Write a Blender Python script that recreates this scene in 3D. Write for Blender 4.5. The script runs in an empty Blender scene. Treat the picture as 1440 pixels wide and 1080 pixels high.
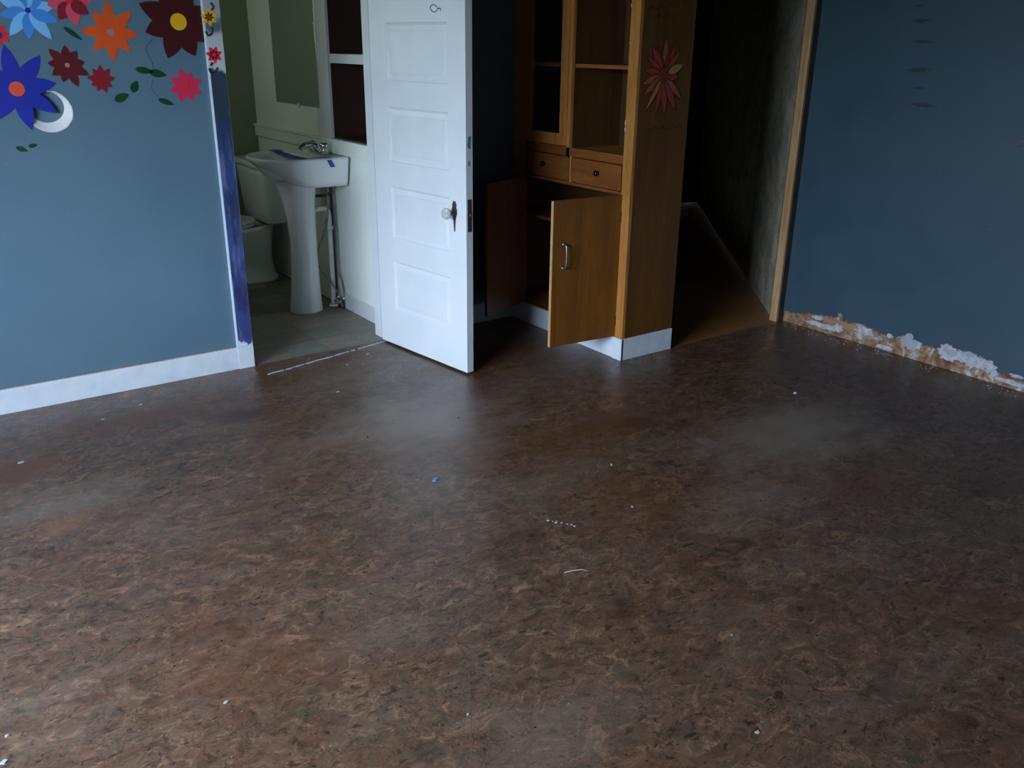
import bpy, bmesh, math, random
from mathutils import Vector, Matrix, noise
random.seed(7)
sc = bpy.context.scene
C = sc.collection
# ------------------------------------------------------------------ camera
F_PX, PITCH, YAW, ROLL = 1246.56, 0.366014, 0.625291, 0.0123367
CAM = Vector((0, 0, 1.5))
fw = Vector((math.sin(YAW)*math.cos(PITCH), math.cos(YAW)*math.cos(PITCH), -math.sin(PITCH)))
r0 = Vector((math.cos(YAW), -math.sin(YAW), 0)); u0 = r0.cross(fw)
rt = math.cos(ROLL)*r0 + math.sin(ROLL)*u0
up = -math.sin(ROLL)*r0 + math.cos(ROLL)*u0
cd = bpy.data.cameras.new('camera'); cam = bpy.data.objects.new('camera', cd); C.objects.link(cam)
M3 = Matrix((rt, up, -fw)).transposed()
cam.matrix_world = Matrix.Translation(CAM) @ M3.to_4x4()
cd.sensor_fit = 'HORIZONTAL'; cd.sensor_width = 36; cd.lens = 36*F_PX/1440; cd.clip_start = .02
sc.camera = cam
# ------------------------------------------------------------------ world, window light, exposure
w = bpy.data.worlds.new('overcast_sky'); sc.world = w; w.use_nodes = True
nt = w.node_tree; bg = nt.nodes['Background']
tc = nt.nodes.new('ShaderNodeTexCoord'); sep = nt.nodes.new('ShaderNodeSeparateXYZ'); rp = nt.nodes.new('ShaderNodeValToRGB')
nt.links.new(tc.outputs['Generated'], sep.inputs[0]); nt.links.new(sep.outputs[2], rp.inputs[0]); nt.links.new(rp.outputs[0], bg.inputs[0])
rp.color_ramp.elements[0].position = 0.0; rp.color_ramp.elements[0].color = (.60, .72, .88, 1)
rp.color_ramp.elements[1].position = .9; rp.color_ramp.elements[1].color = (.66, .84, 1.10, 1)
bg.inputs[1].default_value = 14.5
WY0, WY1, WZ0, WZ1 = .55, 2.75, .76, 2.2          # the window in the left-hand side wall
WX = -1.6
pl = bpy.data.lights.new('window_portal', 'AREA'); pl.shape = 'RECTANGLE'; pl.size = WY1-WY0; pl.size_y = WZ1-WZ0
pl.cycles.is_portal = True
po = bpy.data.objects.new('window_portal', pl); C.objects.link(po)
po.location = (WX-.02, (WY0+WY1)/2, (WZ0+WZ1)/2)
po.rotation_euler = Matrix(((0,0,-1),(1,0,0),(0,-1,0))).to_euler()   # local -Z -> +X
bl = bpy.data.lights.new('bathroom_fill_light', 'AREA'); bl.shape = 'RECTANGLE'; bl.size = .5; bl.size_y = .7; bl.energy = 1.0; bl.color = (.86, 1.0, .80)  # added unseen lamp that brightens the dim bathroom
bo = bpy.data.objects.new('bathroom_fill_light', bl); C.objects.link(bo); bo.location = (.81, 5.3, 1.75)
bo.rotation_euler = Matrix(((0,0,-1),(1,0,0),(0,-1,0))).to_euler()
sc.view_settings.view_transform = 'Standard'; sc.view_settings.look = 'None'
sc.view_settings.gamma = 1; sc.view_settings.use_curve_mapping = False
sc.view_settings.exposure = 1.35
sc.cycles.max_bounces = 8; sc.cycles.diffuse_bounces = 5; sc.cycles.glossy_bounces = 4
sc.cycles.sample_clamp_indirect = 4

# ------------------------------------------------------------------ helpers
def on_plane(px, py, axis, val):
    d = fw + (px-720)/F_PX*rt - (py-540)/F_PX*up
    t = (val-CAM[axis])/d[axis]
    return CAM + t*d
def srgb(r, g, b):
    f = lambda c: (c/255/12.92) if c/255 <= .04045 else ((c/255+.055)/1.055)**2.4
    return (f(r), f(g), f(b), 1)
class Mat:
    def __init__(s, name, col=(.5,.5,.5,1), rough=.6, metal=0, **kw):
        s.m = bpy.data.materials.new(name); s.m.use_nodes = True; s.t = s.m.node_tree
        s.p = s.t.nodes['Principled BSDF']
        s.p.inputs['Base Color'].default_value = col; s.p.inputs['Roughness'].default_value = rough
        s.p.inputs['Metallic'].default_value = metal
        for k, v in kw.items(): s.p.inputs[k].default_value = v
        s.tc = None
    def n(s, typ, **kw):
        nd = s.t.nodes.new(typ)
        for k, v in kw.items():
            if hasattr(nd, k): setattr(nd, k, v)
            else: nd.inputs[k].default_value = v
        return nd
    def l(s, a, b): s.t.links.new(a, b)
    def coord(s, scale=(1,1,1), rot=(0,0,0), loc=(0,0,0)):
        tc = s.n('ShaderNodeTexCoord'); mp = s.n('ShaderNodeMapping')
        mp.inputs['Scale'].default_value = scale; mp.inputs['Rotation'].default_value = rot; mp.inputs['Location'].default_value = loc
        s.l(tc.outputs['Object'], mp.inputs[0]); return mp.outputs[0]
    def noise(s, co, scale, detail=4, rough=.55, dist=0):
        nd = s.n('ShaderNodeTexNoise'); nd.inputs['Scale'].default_value = scale; nd.inputs['Detail'].default_value = detail
        nd.inputs['Roughness'].default_value = rough; nd.inputs['Distortion'].default_value = dist
        s.l(co, nd.inputs['Vector']); return nd.outputs['Fac']
    def ramp(s, fac, stops, interp='LINEAR'):
        r = s.n('ShaderNodeValToRGB'); r.color_ramp.interpolation = interp
        e = r.color_ramp.elements
        e.remove(e[1]); e[0].position = stops[0][0]; e[0].color = stops[0][1]
        for p, c in stops[1:]: e.new(p).color = c
        s.l(fac, r.inputs[0]); return r.outputs[0]
    def mix(s, fac, a, b, mode='MIX'):
        m = s.n('ShaderNodeMix'); m.data_type = 'RGBA'; m.blend_type = mode
        for v, i in ((fac, 0), (a, 6), (b, 7)):
            if isinstance(v, (int, float)): m.inputs[i].default_value = v
            elif isinstance(v, tuple): m.inputs[i].default_value = v
            else: s.l(v, m.inputs[i])
        return m.outputs[2]
    def math(s, op, a, b=0.0, clamp=False):
        m = s.n('ShaderNodeMath'); m.operation = op; m.use_clamp = clamp
        for v, i in ((a, 0), (b, 1)):
            if isinstance(v, (int, float)): m.inputs[i].default_value = v
            else: s.l(v, m.inputs[i])
        return m.outputs[0]
    def color(s, o): s.l(o, s.p.inputs['Base Color'])
    def rough(s, o): s.l(o, s.p.inputs['Roughness'])
    def bump(s, h, strength=.3, dist=.002):
        b = s.n('ShaderNodeBump'); b.inputs['Strength'].default_value = strength; b.inputs['Distance'].default_value = dist
        s.l(h, b.inputs['Height']); s.l(b.outputs[0], s.p.inputs['Normal'])
    def xyz(s):
        tc = s.n('ShaderNodeTexCoord'); sp = s.n('ShaderNodeSeparateXYZ'); s.l(tc.outputs['Object'], sp.inputs[0]); return sp.outputs

def grey(v): return (v, v, v, 1)
def painted(name, a, b, rough=.5, scale=3, bump=.15, bscale=120):
    m = Mat(name, a, rough); co = m.coord()
    m.color(m.ramp(m.noise(co, scale, 5), [(.3, a), (.7, b)]))
    m.bump(m.noise(co, bscale, 3), bump, .001); return m.m

def box(bm, x0, x1, y0, y1, z0, z1, bev=0, mi=0, M=None):
    vs = [bm.verts.new((x, y, z)) for x in (x0, x1) for y in (y0, y1) for z in (z0, z1)]
    fs = [(0,1,3,2), (4,6,7,5), (0,4,5,1), (2,3,7,6), (0,2,6,4), (1,5,7,3)]
    faces = [bm.faces.new([vs[i] for i in f]) for f in fs]
    for f in faces: f.material_index = mi
    if bev:
        es = list({e for f in faces for e in f.edges})
        r = bmesh.ops.bevel(bm, geom=es, offset=bev, segments=2, affect='EDGES', profile=.5)
        vs = list({v for f in r['faces'] for v in f.verts} | {v for v in vs if v.is_valid})
        for f in r['faces']: f.material_index = mi
    if M is not None:
        for v in vs: v.co = M @ v.co
def loft(bm, rings, cap0=True, cap1=True, mi=0, closed=True):
    rv = [[bm.verts.new(p) for p in r] for r in rings]
    n = len(rv[0])
    for a, b in zip(rv, rv[1:]):
        for i in range(n if closed else n-1):
            j = (i+1) % n
            f = bm.faces.new((a[i], a[j], b[j], b[i])); f.smooth = True; f.material_index = mi
    if cap0: f = bm.faces.new(rv[0][::-1]); f.material_index = mi; 
    if cap1: f = bm.faces.new(rv[-1]); f.material_index = mi
def tube(bm, pts, r, n=10, mi=0, cap=True):
    pts = [Vector(p) for p in pts]; rings = []
    rr = r if isinstance(r, (list, tuple)) else [r]*len(pts)
    a = None
    for i, p in enumerate(pts):
        t = (pts[min(i+1, len(pts)-1)] - pts[max(i-1, 0)]).normalized()
        if a is None: a = t.orthogonal().normalized()
        a = (a - a.dot(t)*t).normalized(); b = t.cross(a)
        rings.append([p + rr[i]*(math.cos(k*2*math.pi/n)*a + math.sin(k*2*math.pi/n)*b) for k in range(n)])
    loft(bm, rings, cap, cap, mi)
def smooth_path(pts, k=6):
    pts = [Vector(p) for p in pts]; out = []
    for i in range(len(pts)-1):
        p0 = pts[max(i-1, 0)]; p1 = pts[i]; p2 = pts[i+1]; p3 = pts[min(i+2, len(pts)-1)]
        for j in range(k):
            t = j/k
            out.append(.5*((2*p1)+(-p0+p2)*t+(2*p0-5*p1+4*p2-p3)*t*t+(-p0+3*p1-3*p2+p3)*t**3))
    out.append(pts[-1]); return out
def lathe(bm, prof, c, axis, n=20, mi=0):
    c = Vector(c); ax = Vector(axis).normalized(); a = ax.orthogonal().normalized(); b = ax.cross(a)
    loft(bm, [[c + h*ax + max(r, 1e-4)*(math.cos(k*2*math.pi/n)*a+math.sin(k*2*math.pi/n)*b) for k in range(n)] for r, h in prof], True, True, mi)
def props(o, label=None, cat=None, group=None, kind=None):
    if label: o['label'] = label
    if cat: o['category'] = cat
    if group: o['group'] = group
    if kind: o['kind'] = kind
    return o
def obj(name, bm, mats, parent=None, local=False, **kw):
    """one mesh object; vertices in world space unless local"""
    if parent is not None and not local:
        L = Vector(parent.get('_o', (0, 0, 0)))
        for v in bm.verts: v.co -= L
    bmesh.ops.recalc_face_normals(bm, faces=bm.faces[:])
    me = bpy.data.meshes.new(name); bm.to_mesh(me); bm.free()
    for m in (mats if isinstance(mats, (list, tuple)) else [mats]): me.materials.append(m)
    o = bpy.data.objects.new(name, me); C.objects.link(o)
    if parent is not None:
        o.parent = parent
        if not local: o['_o'] = tuple(Vector(parent.get('_o', (0, 0, 0))))
    return props(o, **kw)
def empty(name, loc, rz=0, **kw):
    o = bpy.data.objects.new(name, None); C.objects.link(o); o.location = loc; o.rotation_euler = (0, 0, rz)
    o.empty_display_size = .05; o['_o'] = tuple(loc)
    return props(o, **kw)
def simple(name, b, mats, parent=None, bev=0, local=False, **kw):
    bm = bmesh.new(); box(bm, *b, bev=bev); return obj(name, bm, mats, parent, local, **kw)
def strip_prop():
    for o in C.objects:
        if '_o' in o: del o['_o']

# ------------------------------------------------------------------ materials
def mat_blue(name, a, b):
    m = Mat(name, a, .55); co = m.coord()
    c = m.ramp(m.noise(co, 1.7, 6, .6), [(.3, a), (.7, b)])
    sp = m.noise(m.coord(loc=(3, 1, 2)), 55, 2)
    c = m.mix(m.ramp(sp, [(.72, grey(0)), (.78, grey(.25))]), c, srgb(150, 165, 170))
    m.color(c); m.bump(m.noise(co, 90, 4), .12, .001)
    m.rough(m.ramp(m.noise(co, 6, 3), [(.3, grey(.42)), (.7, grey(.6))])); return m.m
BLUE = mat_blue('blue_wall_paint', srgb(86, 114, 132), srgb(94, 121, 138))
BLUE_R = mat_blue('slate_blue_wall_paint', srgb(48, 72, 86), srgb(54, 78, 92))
BATHW = painted('pale_white_bathroom_paint', srgb(226, 232, 226), srgb(234, 240, 234), .5)
BATHG = painted('olive_green_paint', srgb(122, 132, 108), srgb(136, 146, 120), .55)
WHITE = painted('white_trim_paint', srgb(206, 208, 210), srgb(218, 220, 222), .38, 5, .12, 60)
DOORW = painted('white_door_paint', srgb(222, 226, 230), srgb(230, 234, 238), .33, 4, .15, 40)
CEIL = painted('ceiling_paint', srgb(84, 80, 68), srgb(92, 88, 74), .8)
DIRTYW = painted('grubby_white_trim_paint', srgb(206, 214, 222), srgb(222, 228, 234), .45, 14, .2, 60)
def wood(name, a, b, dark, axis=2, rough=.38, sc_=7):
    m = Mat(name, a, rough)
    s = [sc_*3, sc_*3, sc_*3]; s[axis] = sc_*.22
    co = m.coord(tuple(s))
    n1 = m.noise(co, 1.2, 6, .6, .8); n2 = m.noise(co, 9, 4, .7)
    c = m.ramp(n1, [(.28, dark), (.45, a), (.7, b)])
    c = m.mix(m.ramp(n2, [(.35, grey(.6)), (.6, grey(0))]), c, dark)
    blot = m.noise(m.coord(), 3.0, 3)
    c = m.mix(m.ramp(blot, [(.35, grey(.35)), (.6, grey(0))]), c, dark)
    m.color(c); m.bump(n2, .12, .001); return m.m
WOOD = wood('orange_brown_varnished_wood', srgb(186, 126, 62), srgb(204, 144, 78), srgb(142, 88, 38))
PLYIN = wood('shade_darkened_cabinet_lining', srgb(80, 52, 24), srgb(92, 60, 28), srgb(58, 36, 16), sc_=4)  # interior wood darkened; the cabinet's shade is put into its colour
WOODY = wood('orange_brown_varnished_rail_wood', srgb(136, 82, 38), srgb(150, 94, 46), srgb(96, 54, 22), axis=1)
PLY = wood('brown_plywood_panel', srgb(106, 68, 24), srgb(120, 76, 29), srgb(80, 48, 15), sc_=4)
POST = wood('yellow_brown_door_post_wood', srgb(186, 150, 108), srgb(204, 170, 128), srgb(150, 112, 70))
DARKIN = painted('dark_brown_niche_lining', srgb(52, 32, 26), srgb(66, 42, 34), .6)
EDGE = painted('pale_raw_plywood_edge', srgb(190, 150, 96), srgb(200, 160, 108), .6)
CHROME = Mat('chrome', (.62, .62, .62, 1), .16, 1).m
DULLM = Mat('dull_steel', (.38, .37, .35, 1), .35, 1).m
BRONZE = painted('tarnished_bronze', srgb(58, 40, 34), srgb(84, 62, 54), .45)
PORC = Mat('white_porcelain', srgb(238, 240, 242), .12, 0, **{'Coat Weight': .3}).m
PVC = painted('white_plastic_pipe', srgb(205, 205, 196), srgb(220, 220, 212), .35)
HOSE = painted('grey_braided_hose', srgb(88, 84, 80), srgb(130, 124, 118), .4, 80)
COPPER = painted('dull_brown_pipe', srgb(70, 54, 46), srgb(92, 72, 60), .45, 20)
TAPE = Mat('blue_masking_tape', srgb(36, 88, 160), .6).m
BLACK = Mat('black_marker', srgb(18, 18, 22), .6).m
TEAL = painted('teal_paint_smudge', srgb(60, 140, 128), srgb(120, 170, 160), .5, 60)
# glass
gm = Mat('clear_glass', (.95, .98, .97, 1), .02, 0, IOR=1.45); gm.p.inputs['Transmission Weight'].default_value = 1; GLASS = gm.m
mm = Mat('old_mirror', (.74, .80, .76, 1), .06, .85); co = mm.coord(); mm.rough(mm.ramp(mm.noise(co, 5, 5), [(.3, grey(.06)), (.7, grey(.22))])); MIRROR = mm.m

# floor vinyl
def floor_mat():
    m = Mat('swirled_brown_sheet_vinyl', (.1, .07, .05, 1), .45)
    co = m.coord((1, 1.35, 1), (0, 0, .5))
    warp = m.n('ShaderNodeTexNoise'); warp.inputs['Scale'].default_value = 9; warp.inputs['Detail'].default_value = 2; m.l(co, warp.inputs['Vector'])
    vm = m.n('ShaderNodeVectorMath'); vm.operation = 'MULTIPLY_ADD'
    m.l(warp.outputs['Color'], vm.inputs[0]); vm.inputs[1].default_value = (.16, .16, .16); m.l(co, vm.inputs[2])
    wc = vm.outputs[0]
    n1 = m.noise(wc, 16, 5, .6, 1.2)
    base = m.ramp(n1, [(.20, srgb(48, 40, 36)), (.38, srgb(94, 79, 69)), (.56, srgb(120, 101, 88)), (.76, srgb(168, 142, 118))])
    n2 = m.noise(wc, 11, 4, .6, 2.0)                                      # reddish swirls
    base = m.mix(m.ramp(n2, [(.52, grey(0)), (.62, grey(.38))]), base, srgb(120, 80, 66))
    n5 = m.noise(m.coord(loc=(5, 9, 0)), 13, 4, .6, 2.5)                   # green-grey swirls
    base = m.mix(m.ramp(n5, [(.56, grey(0)), (.64, grey(.5))]), base, srgb(72, 78, 68))
    n3 = m.noise(m.coord((1, 1.6, 1), (0, 0, .7), (2, 7, 0)), 22, 3, .5, 2.6)
    rid = m.math('ABSOLUTE', m.math('SUBTRACT', n3, .5))
    gate = m.ramp(m.noise(m.coord(loc=(9, 2, 0)), 17, 2), [(.44, grey(0)), (.54, grey(1))])
    line = m.math('MULTIPLY', m.ramp(rid, [(.0, grey(1)), (.042, grey(0))]), gate)
    base = m.mix(m.math('MULTIPLY', line, .8), base, srgb(36, 32, 30))
    blob = m.ramp(m.noise(m.coord((1, 1.8, 1), (0, 0, .6), (1, 4, 0)), 30, 2, .5, .8), [(.63, grey(0)), (.675, grey(.7))])
    base = m.mix(blob, base, srgb(40, 36, 33))
    fine = m.noise(m.coord(), 140, 3)
    base = m.mix(.35, base, m.ramp(fine, [(.3, grey(.35)), (.7, grey(.75))]), 'OVERLAY')
    # wear: rust-brown and grey-dust areas of the sheet, plus a painted door reflection
    wear = m.noise(m.coord(loc=(.4, .2, 0)), 1.5, 5, .6)
    base = m.mix(m.ramp(wear, [(.50, grey(0)), (.66, grey(.45))]), base, srgb(108, 70, 42), 'MIX')
    dust = m.noise(m.coord((1, 2.2, 1), (0, 0, .35), (7.3, 1.1, 0)), 1.6, 6, .62)
    base = m.mix(m.ramp(dust, [(.50, grey(0)), (.68, grey(.32))]), base, srgb(136, 130, 124))
    dark = m.noise(m.coord(loc=(3.3, 8.1, 0)), 2.4, 5, .6)
    base = m.mix(m.ramp(dark, [(.58, grey(0)), (.70, grey(.45))]), base, srgb(50, 46, 42))
    for (qx, qy, rx_, ry_, st_) in ((2.95, 2.05, .6, .33, .9), (1.75, 3.05, .5, .4, .8), (.35, 3.1, .35, .16, .4), (2.35, 1.75, .4, .2, .4)):  # pale dust patches; the one by the door paints in its blurred reflection
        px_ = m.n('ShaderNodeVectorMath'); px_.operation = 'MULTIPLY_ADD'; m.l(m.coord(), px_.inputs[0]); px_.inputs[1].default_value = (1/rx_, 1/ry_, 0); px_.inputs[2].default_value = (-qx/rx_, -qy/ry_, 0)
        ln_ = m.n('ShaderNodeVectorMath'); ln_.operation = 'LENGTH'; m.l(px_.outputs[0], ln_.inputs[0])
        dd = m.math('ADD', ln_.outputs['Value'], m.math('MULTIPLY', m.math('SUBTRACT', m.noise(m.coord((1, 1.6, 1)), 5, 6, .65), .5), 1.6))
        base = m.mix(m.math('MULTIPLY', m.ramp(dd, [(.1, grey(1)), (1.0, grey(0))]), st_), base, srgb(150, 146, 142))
    for (qx, qy, rx_, ry_, st_, cc) in ((.75, 3.72, .5, .16, .7, srgb(112, 72, 36)), (.2, 3.45, .3, .14, .7, srgb(112, 76, 38)), (1.12, 3.5, .13, .10, .7, srgb(58, 58, 52)), (2.3, 2.55, .5, .22, .5, srgb(96, 62, 34)), (.30, 2.95, .14, .10, .5, srgb(150, 112, 92))):
        px_ = m.n('ShaderNodeVectorMath'); px_.operation = 'MULTIPLY_ADD'; m.l(m.coord(), px_.inputs[0]); px_.inputs[1].default_value = (1/rx_, 1/ry_, 0); px_.inputs[2].default_value = (-qx/rx_, -qy/ry_, 0)
        ln_ = m.n('ShaderNodeVectorMath'); ln_.operation = 'LENGTH'; m.l(px_.outputs[0], ln_.inputs[0])
        dd = m.math('ADD', ln_.outputs['Value'], m.math('MULTIPLY', m.math('SUBTRACT', m.noise(m.coord((1, 1.6, 1)), 7, 6, .65), .5), 1.6))
        base = m.mix(m.math('MULTIPLY', m.ramp(dd, [(.2, grey(1)), (1.0, grey(0))]), st_), base, cc)
    # scattered grit specks
    vor = m.n('ShaderNodeTexVoronoi'); vor.inputs['Scale'].default_value = 24; m.l(m.coord(), vor.inputs['Vector'])
    spk = m.math('MULTIPLY', m.ramp(vor.outputs['Distance'], [(.03, grey(1)), (.055, grey(0))]), m.ramp(m.noise(m.coord(loc=(1, 1, 0)), 6, 3), [(.52, grey(0)), (.56, grey(1))]))
    base = m.mix(spk, base, srgb(170, 165, 158))
    base = m.mix(1.0, base, (.74, .60, .49, 1), 'MULTIPLY')
    m.color(base)
    rr = m.ramp(m.noise(m.coord(loc=(2, 2, 0)), 3, 5), [(.3, grey(.29)), (.7, grey(.42))])
    m.rough(m.math('ADD', rr, m.math('MULTIPLY', m.ramp(dust, [(.45, grey(0)), (.7, grey(1))]), .12)))
    m.p.inputs['IOR'].default_value = 1.6
    m.bump(m.math('ADD', m.noise(m.coord(), 45, 4), m.math('MULTIPLY', m.noise(m.coord(), 4, 2), 1.5)), .25, .0015)
    return m.m
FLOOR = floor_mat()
def tile_mat():
    m = Mat('grey_brown_vinyl_tile', (.2, .2, .2, 1), .45)
    oi = m.n('ShaderNodeObjectInfo')
    c = m.ramp(oi.outputs['Random'], [(0, srgb(116, 106, 94)), (.35, srgb(134, 124, 112)), (.65, srgb(122, 124, 114)), (1, srgb(148, 136, 122))])
    c = m.mix(m.ramp(m.noise(m.coord((1, 2, 1)), 9, 6, .65, 1), [(.35, grey(.55)), (.65, grey(0))]), c, srgb(80, 74, 66))
    m.color(c); m.bump(m.noise(m.coord(), 40, 4), .2, .001); return m.m
TILE = tile_mat()
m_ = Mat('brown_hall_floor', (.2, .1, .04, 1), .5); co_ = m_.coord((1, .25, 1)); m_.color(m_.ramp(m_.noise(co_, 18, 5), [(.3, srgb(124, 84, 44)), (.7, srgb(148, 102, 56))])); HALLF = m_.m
m_ = Mat('grey_grout', srgb(44, 42, 38), .8); GROUT = m_.m
def hallwall():
    m = Mat('mottled_yellow_grey_plaster', (.3, .27, .2, 1), .75)
    co = m.coord()
    c = m.ramp(m.noise(co, 7, 6, .65, .5), [(.3, srgb(128, 122, 104)), (.5, srgb(172, 164, 142)), (.72, srgb(204, 196, 172))])
    rid = m.math('ABSOLUTE', m.math('SUBTRACT', m.noise(m.coord(), 10, 5, .6, 1.5), .5))
    c = m.mix(m.ramp(rid, [(0, grey(.7)), (.02, grey(0))]), c, srgb(70, 62, 48))
    m.color(c); m.bump(m.noise(co, 40, 5), .6, .006); return m.m
HALLW = hallwall()
def substrate():
    m = Mat('torn_plaster_base', (.5, .4, .3, 1), .85)
    co = m.coord()
    n = m.noise(co, 9, 7, .68, .8)
    c = m.ramp(n, [(.30, srgb(70, 42, 30)), (.42, srgb(118, 80, 56)), (.52, srgb(150, 120, 94)), (.57, srgb(160, 136, 116)), (.61, srgb(180, 180, 188))])
    c = m.mix(m.ramp(m.noise(m.coord(loc=(4, 4, 4)), 60, 4), [(.55, grey(0)), (.66, grey(.7))]), c, srgb(92, 52, 32))
    m.color(c); m.bump(n, .8, .004); return m.m
SUBST = substrate()
PLAST = painted('bare_white_plaster', srgb(150, 148, 154), srgb(196, 196, 206), .8, 40, .5, 200)
TANP = painted('tan_bare_board', srgb(150, 112, 84), srgb(170, 132, 100), .8, 12, .4, 200)

# ------------------------------------------------------------------ setting
S = dict(kind='structure')
X1 = 4.225; YL = 4.10; YC = 3.137; CX = 2.944; CB = 3.296; H = 2.5
# main floor with a ragged edge at the hall threshold
bm = bmesh.new()
def floor_slab(bm, pts, z0, z1):
    t = [bm.verts.new((x, y, z1)) for x, y in pts]; b = [bm.verts.new((x, y, z0)) for x, y in pts]
    bm.faces.new(t); bm.faces.new(b[::-1])
    for i in range(len(pts)):
        j = (i+1) % len(pts); bm.faces.new((t[i], b[i], b[j], t[j]))
rag = [(CB + (X1-.05-CB)*i/60, YC + .003 + .006*noise.noise(Vector((i*.9, 0, 0))) + random.uniform(-.002, .002)) for i in range(61)]
rag2 = [(2.12 - (2.12-1.378)*i/50, YL - .004 + .009*noise.noise(Vector((i*.6, 5, 0))) + random.uniform(-.003, .003)) for i in range(51)]
pts = [(-1.7, -1.6), (4.36, -1.6), (4.36, YC)] + rag[::-1] + [(CB, YL+.05), (2.12, YL+.05)] + rag2 + [(1.378, YL+.05), (-1.7, YL+.05)]
floor_slab(bm, pts, -.05, 0)
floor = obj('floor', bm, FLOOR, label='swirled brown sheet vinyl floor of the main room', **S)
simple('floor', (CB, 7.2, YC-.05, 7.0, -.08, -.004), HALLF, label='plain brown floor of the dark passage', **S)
bf = simple('floor', (.8, 2.3, YL-.03, 6.25, -.08, -.006), GROUT, label='bathroom floor under square grey brown tiles', **S)
bm = bmesh.new()
pa = Vector((1.400, 2.20)); pb = Vector((.855, 1.323)); dv = (pb-pa).normalized(); nv = Vector((dv.y, -dv.x))*.0005
ss = [pa+dv*i*.08 for i in range(14)]
loft(bm, [[(q.x+nv.x, q.y+nv.y, .0001), (q.x+nv.x, q.y+nv.y, .0004), (q.x-nv.x, q.y-nv.y, .0004), (q.x-nv.x, q.y-nv.y, .0001)] for q in ss])
obj('scratch_line', bm, painted('scratched_vinyl', srgb(98, 84, 70), srgb(116, 100, 84), .6), floor, label='long faint straight scratch')
# tiles
bm = bmesh.new(); box(bm, -.0993, .0993, -.0993, .0993, -.007, 0, bev=.0008)
tile = obj('tile', bm, TILE, bf, local=True)
tiles = [tile]
k = 0
for i in range(7):
    for j in range(11):
        x = .903+.2*i; y = 4.2+.2*j; sx = sy = 1
        if x > 2.15: sx = .12/.2; x = 2.16
        if x+.1*sx > 2.215 or y+.1 > 6.12: continue
        o = tile if k == 0 else tile.copy()
        if k: C.objects.link(o); o.parent = bf
        o.location = (x, y, -.0005+random.uniform(-.0004, .0002)); o.scale = (sx, sy, 1); k += 1

def wall(name, boxes, mats, label, back=None, **kw):
    bm = bmesh.new()
    for b in boxes: box(bm, *b)
    o = obj(name, bm, mats, label=label, kind='structure')
    return o
# left wall (holds the flowers) with a round dent
bm = bmesh.new(); box(bm, -1.7, 1.372, YL, 4.2, 0, H)
wl = obj('wall_left', bm, [BLUE, BATHW], label='blue painted wall with flower decals', **S)
DC = on_plane(70, 157, 1, YL)
bm = bmesh.new(); loft(bm, [[(DC.x+.084*math.cos(k*math.pi/24), y, DC.z+.078*math.sin(k*math.pi/24)) for k in range(48)] for y in (YL-.06, YL+.05)])
cut = obj('cutter', bm, BLUE)
md = wl.modifiers.new('b', 'BOOLEAN'); md.object = cut; md.solver = 'EXACT'
dg = bpy.context.evaluated_depsgraph_get(); me2 = bpy.data.meshes.new_from_object(wl.evaluated_get(dg))
wl.modifiers.clear(); wl.data = me2; bpy.data.objects.remove(cut)
for p in wl.data.polygons:
    if p.normal.y > .9: p.material_index = 1
bm = bmesh.new(); rings = []
N = 48
def dring(cx, cz, r, y, wob=0):
    return [(DC.x+cx+(r+wob*noise.noise(Vector((k*.5, 3, 0))))*math.cos(2*math.pi*k/N), y, DC.z+cz+.93*(r+wob*noise.noise(Vector((k*.5, 3, 0))))*math.sin(2*math.pi*k/N)) for k in range(N)]
loft(bm, [dring(0, 0, .0865, YL-.0004, .004), dring(0, 0, .0855, YL-.0016, .004), dring(0, 0, .0825, YL-.0006), dring(-.008, .018, .066, YL+.016)], False, False, 0)
loft(bm, [dring(-.008, .018, .066, YL+.016), dring(-.008, .018, .04, YL+.021), dring(-.008, .018, .005, YL+.023)], False, True, 1)
obj('wall_dent', bm, [Mat('broken_white_plaster', srgb(225, 222, 226), .6).m, BLUE], wl, label='round dent in the wall with a broken white rim')
wall('wall_left', [(2.12, CB, YL, 4.2, 0, H), (1.372, 2.12, YL, 4.2, 2.07, H)], BLUE, 'same wall continuing over the bathroom door and behind the cabinet')
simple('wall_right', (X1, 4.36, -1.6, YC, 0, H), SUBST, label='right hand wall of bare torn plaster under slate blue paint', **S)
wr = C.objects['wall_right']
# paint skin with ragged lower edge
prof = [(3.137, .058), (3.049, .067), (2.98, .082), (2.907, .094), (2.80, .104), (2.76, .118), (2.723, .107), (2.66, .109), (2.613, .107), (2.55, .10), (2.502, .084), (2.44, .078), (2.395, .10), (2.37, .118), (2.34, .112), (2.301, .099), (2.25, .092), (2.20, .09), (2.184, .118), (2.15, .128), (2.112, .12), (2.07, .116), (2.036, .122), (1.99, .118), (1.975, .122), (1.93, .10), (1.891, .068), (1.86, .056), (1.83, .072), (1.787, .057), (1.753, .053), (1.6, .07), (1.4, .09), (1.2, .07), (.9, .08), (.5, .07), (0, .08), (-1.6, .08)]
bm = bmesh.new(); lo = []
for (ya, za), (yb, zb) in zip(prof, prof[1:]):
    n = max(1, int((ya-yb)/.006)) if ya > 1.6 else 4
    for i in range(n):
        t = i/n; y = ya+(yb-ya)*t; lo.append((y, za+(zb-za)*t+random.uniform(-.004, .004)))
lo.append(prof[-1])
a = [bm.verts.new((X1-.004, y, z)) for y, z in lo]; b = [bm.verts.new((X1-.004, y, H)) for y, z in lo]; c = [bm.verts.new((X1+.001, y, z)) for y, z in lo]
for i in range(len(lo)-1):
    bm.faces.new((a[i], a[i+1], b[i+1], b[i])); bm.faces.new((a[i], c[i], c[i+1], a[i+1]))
obj('paint_layer', bm, BLUE_R, wr, label='slate blue paint layer with a ragged torn lower edge')
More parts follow.
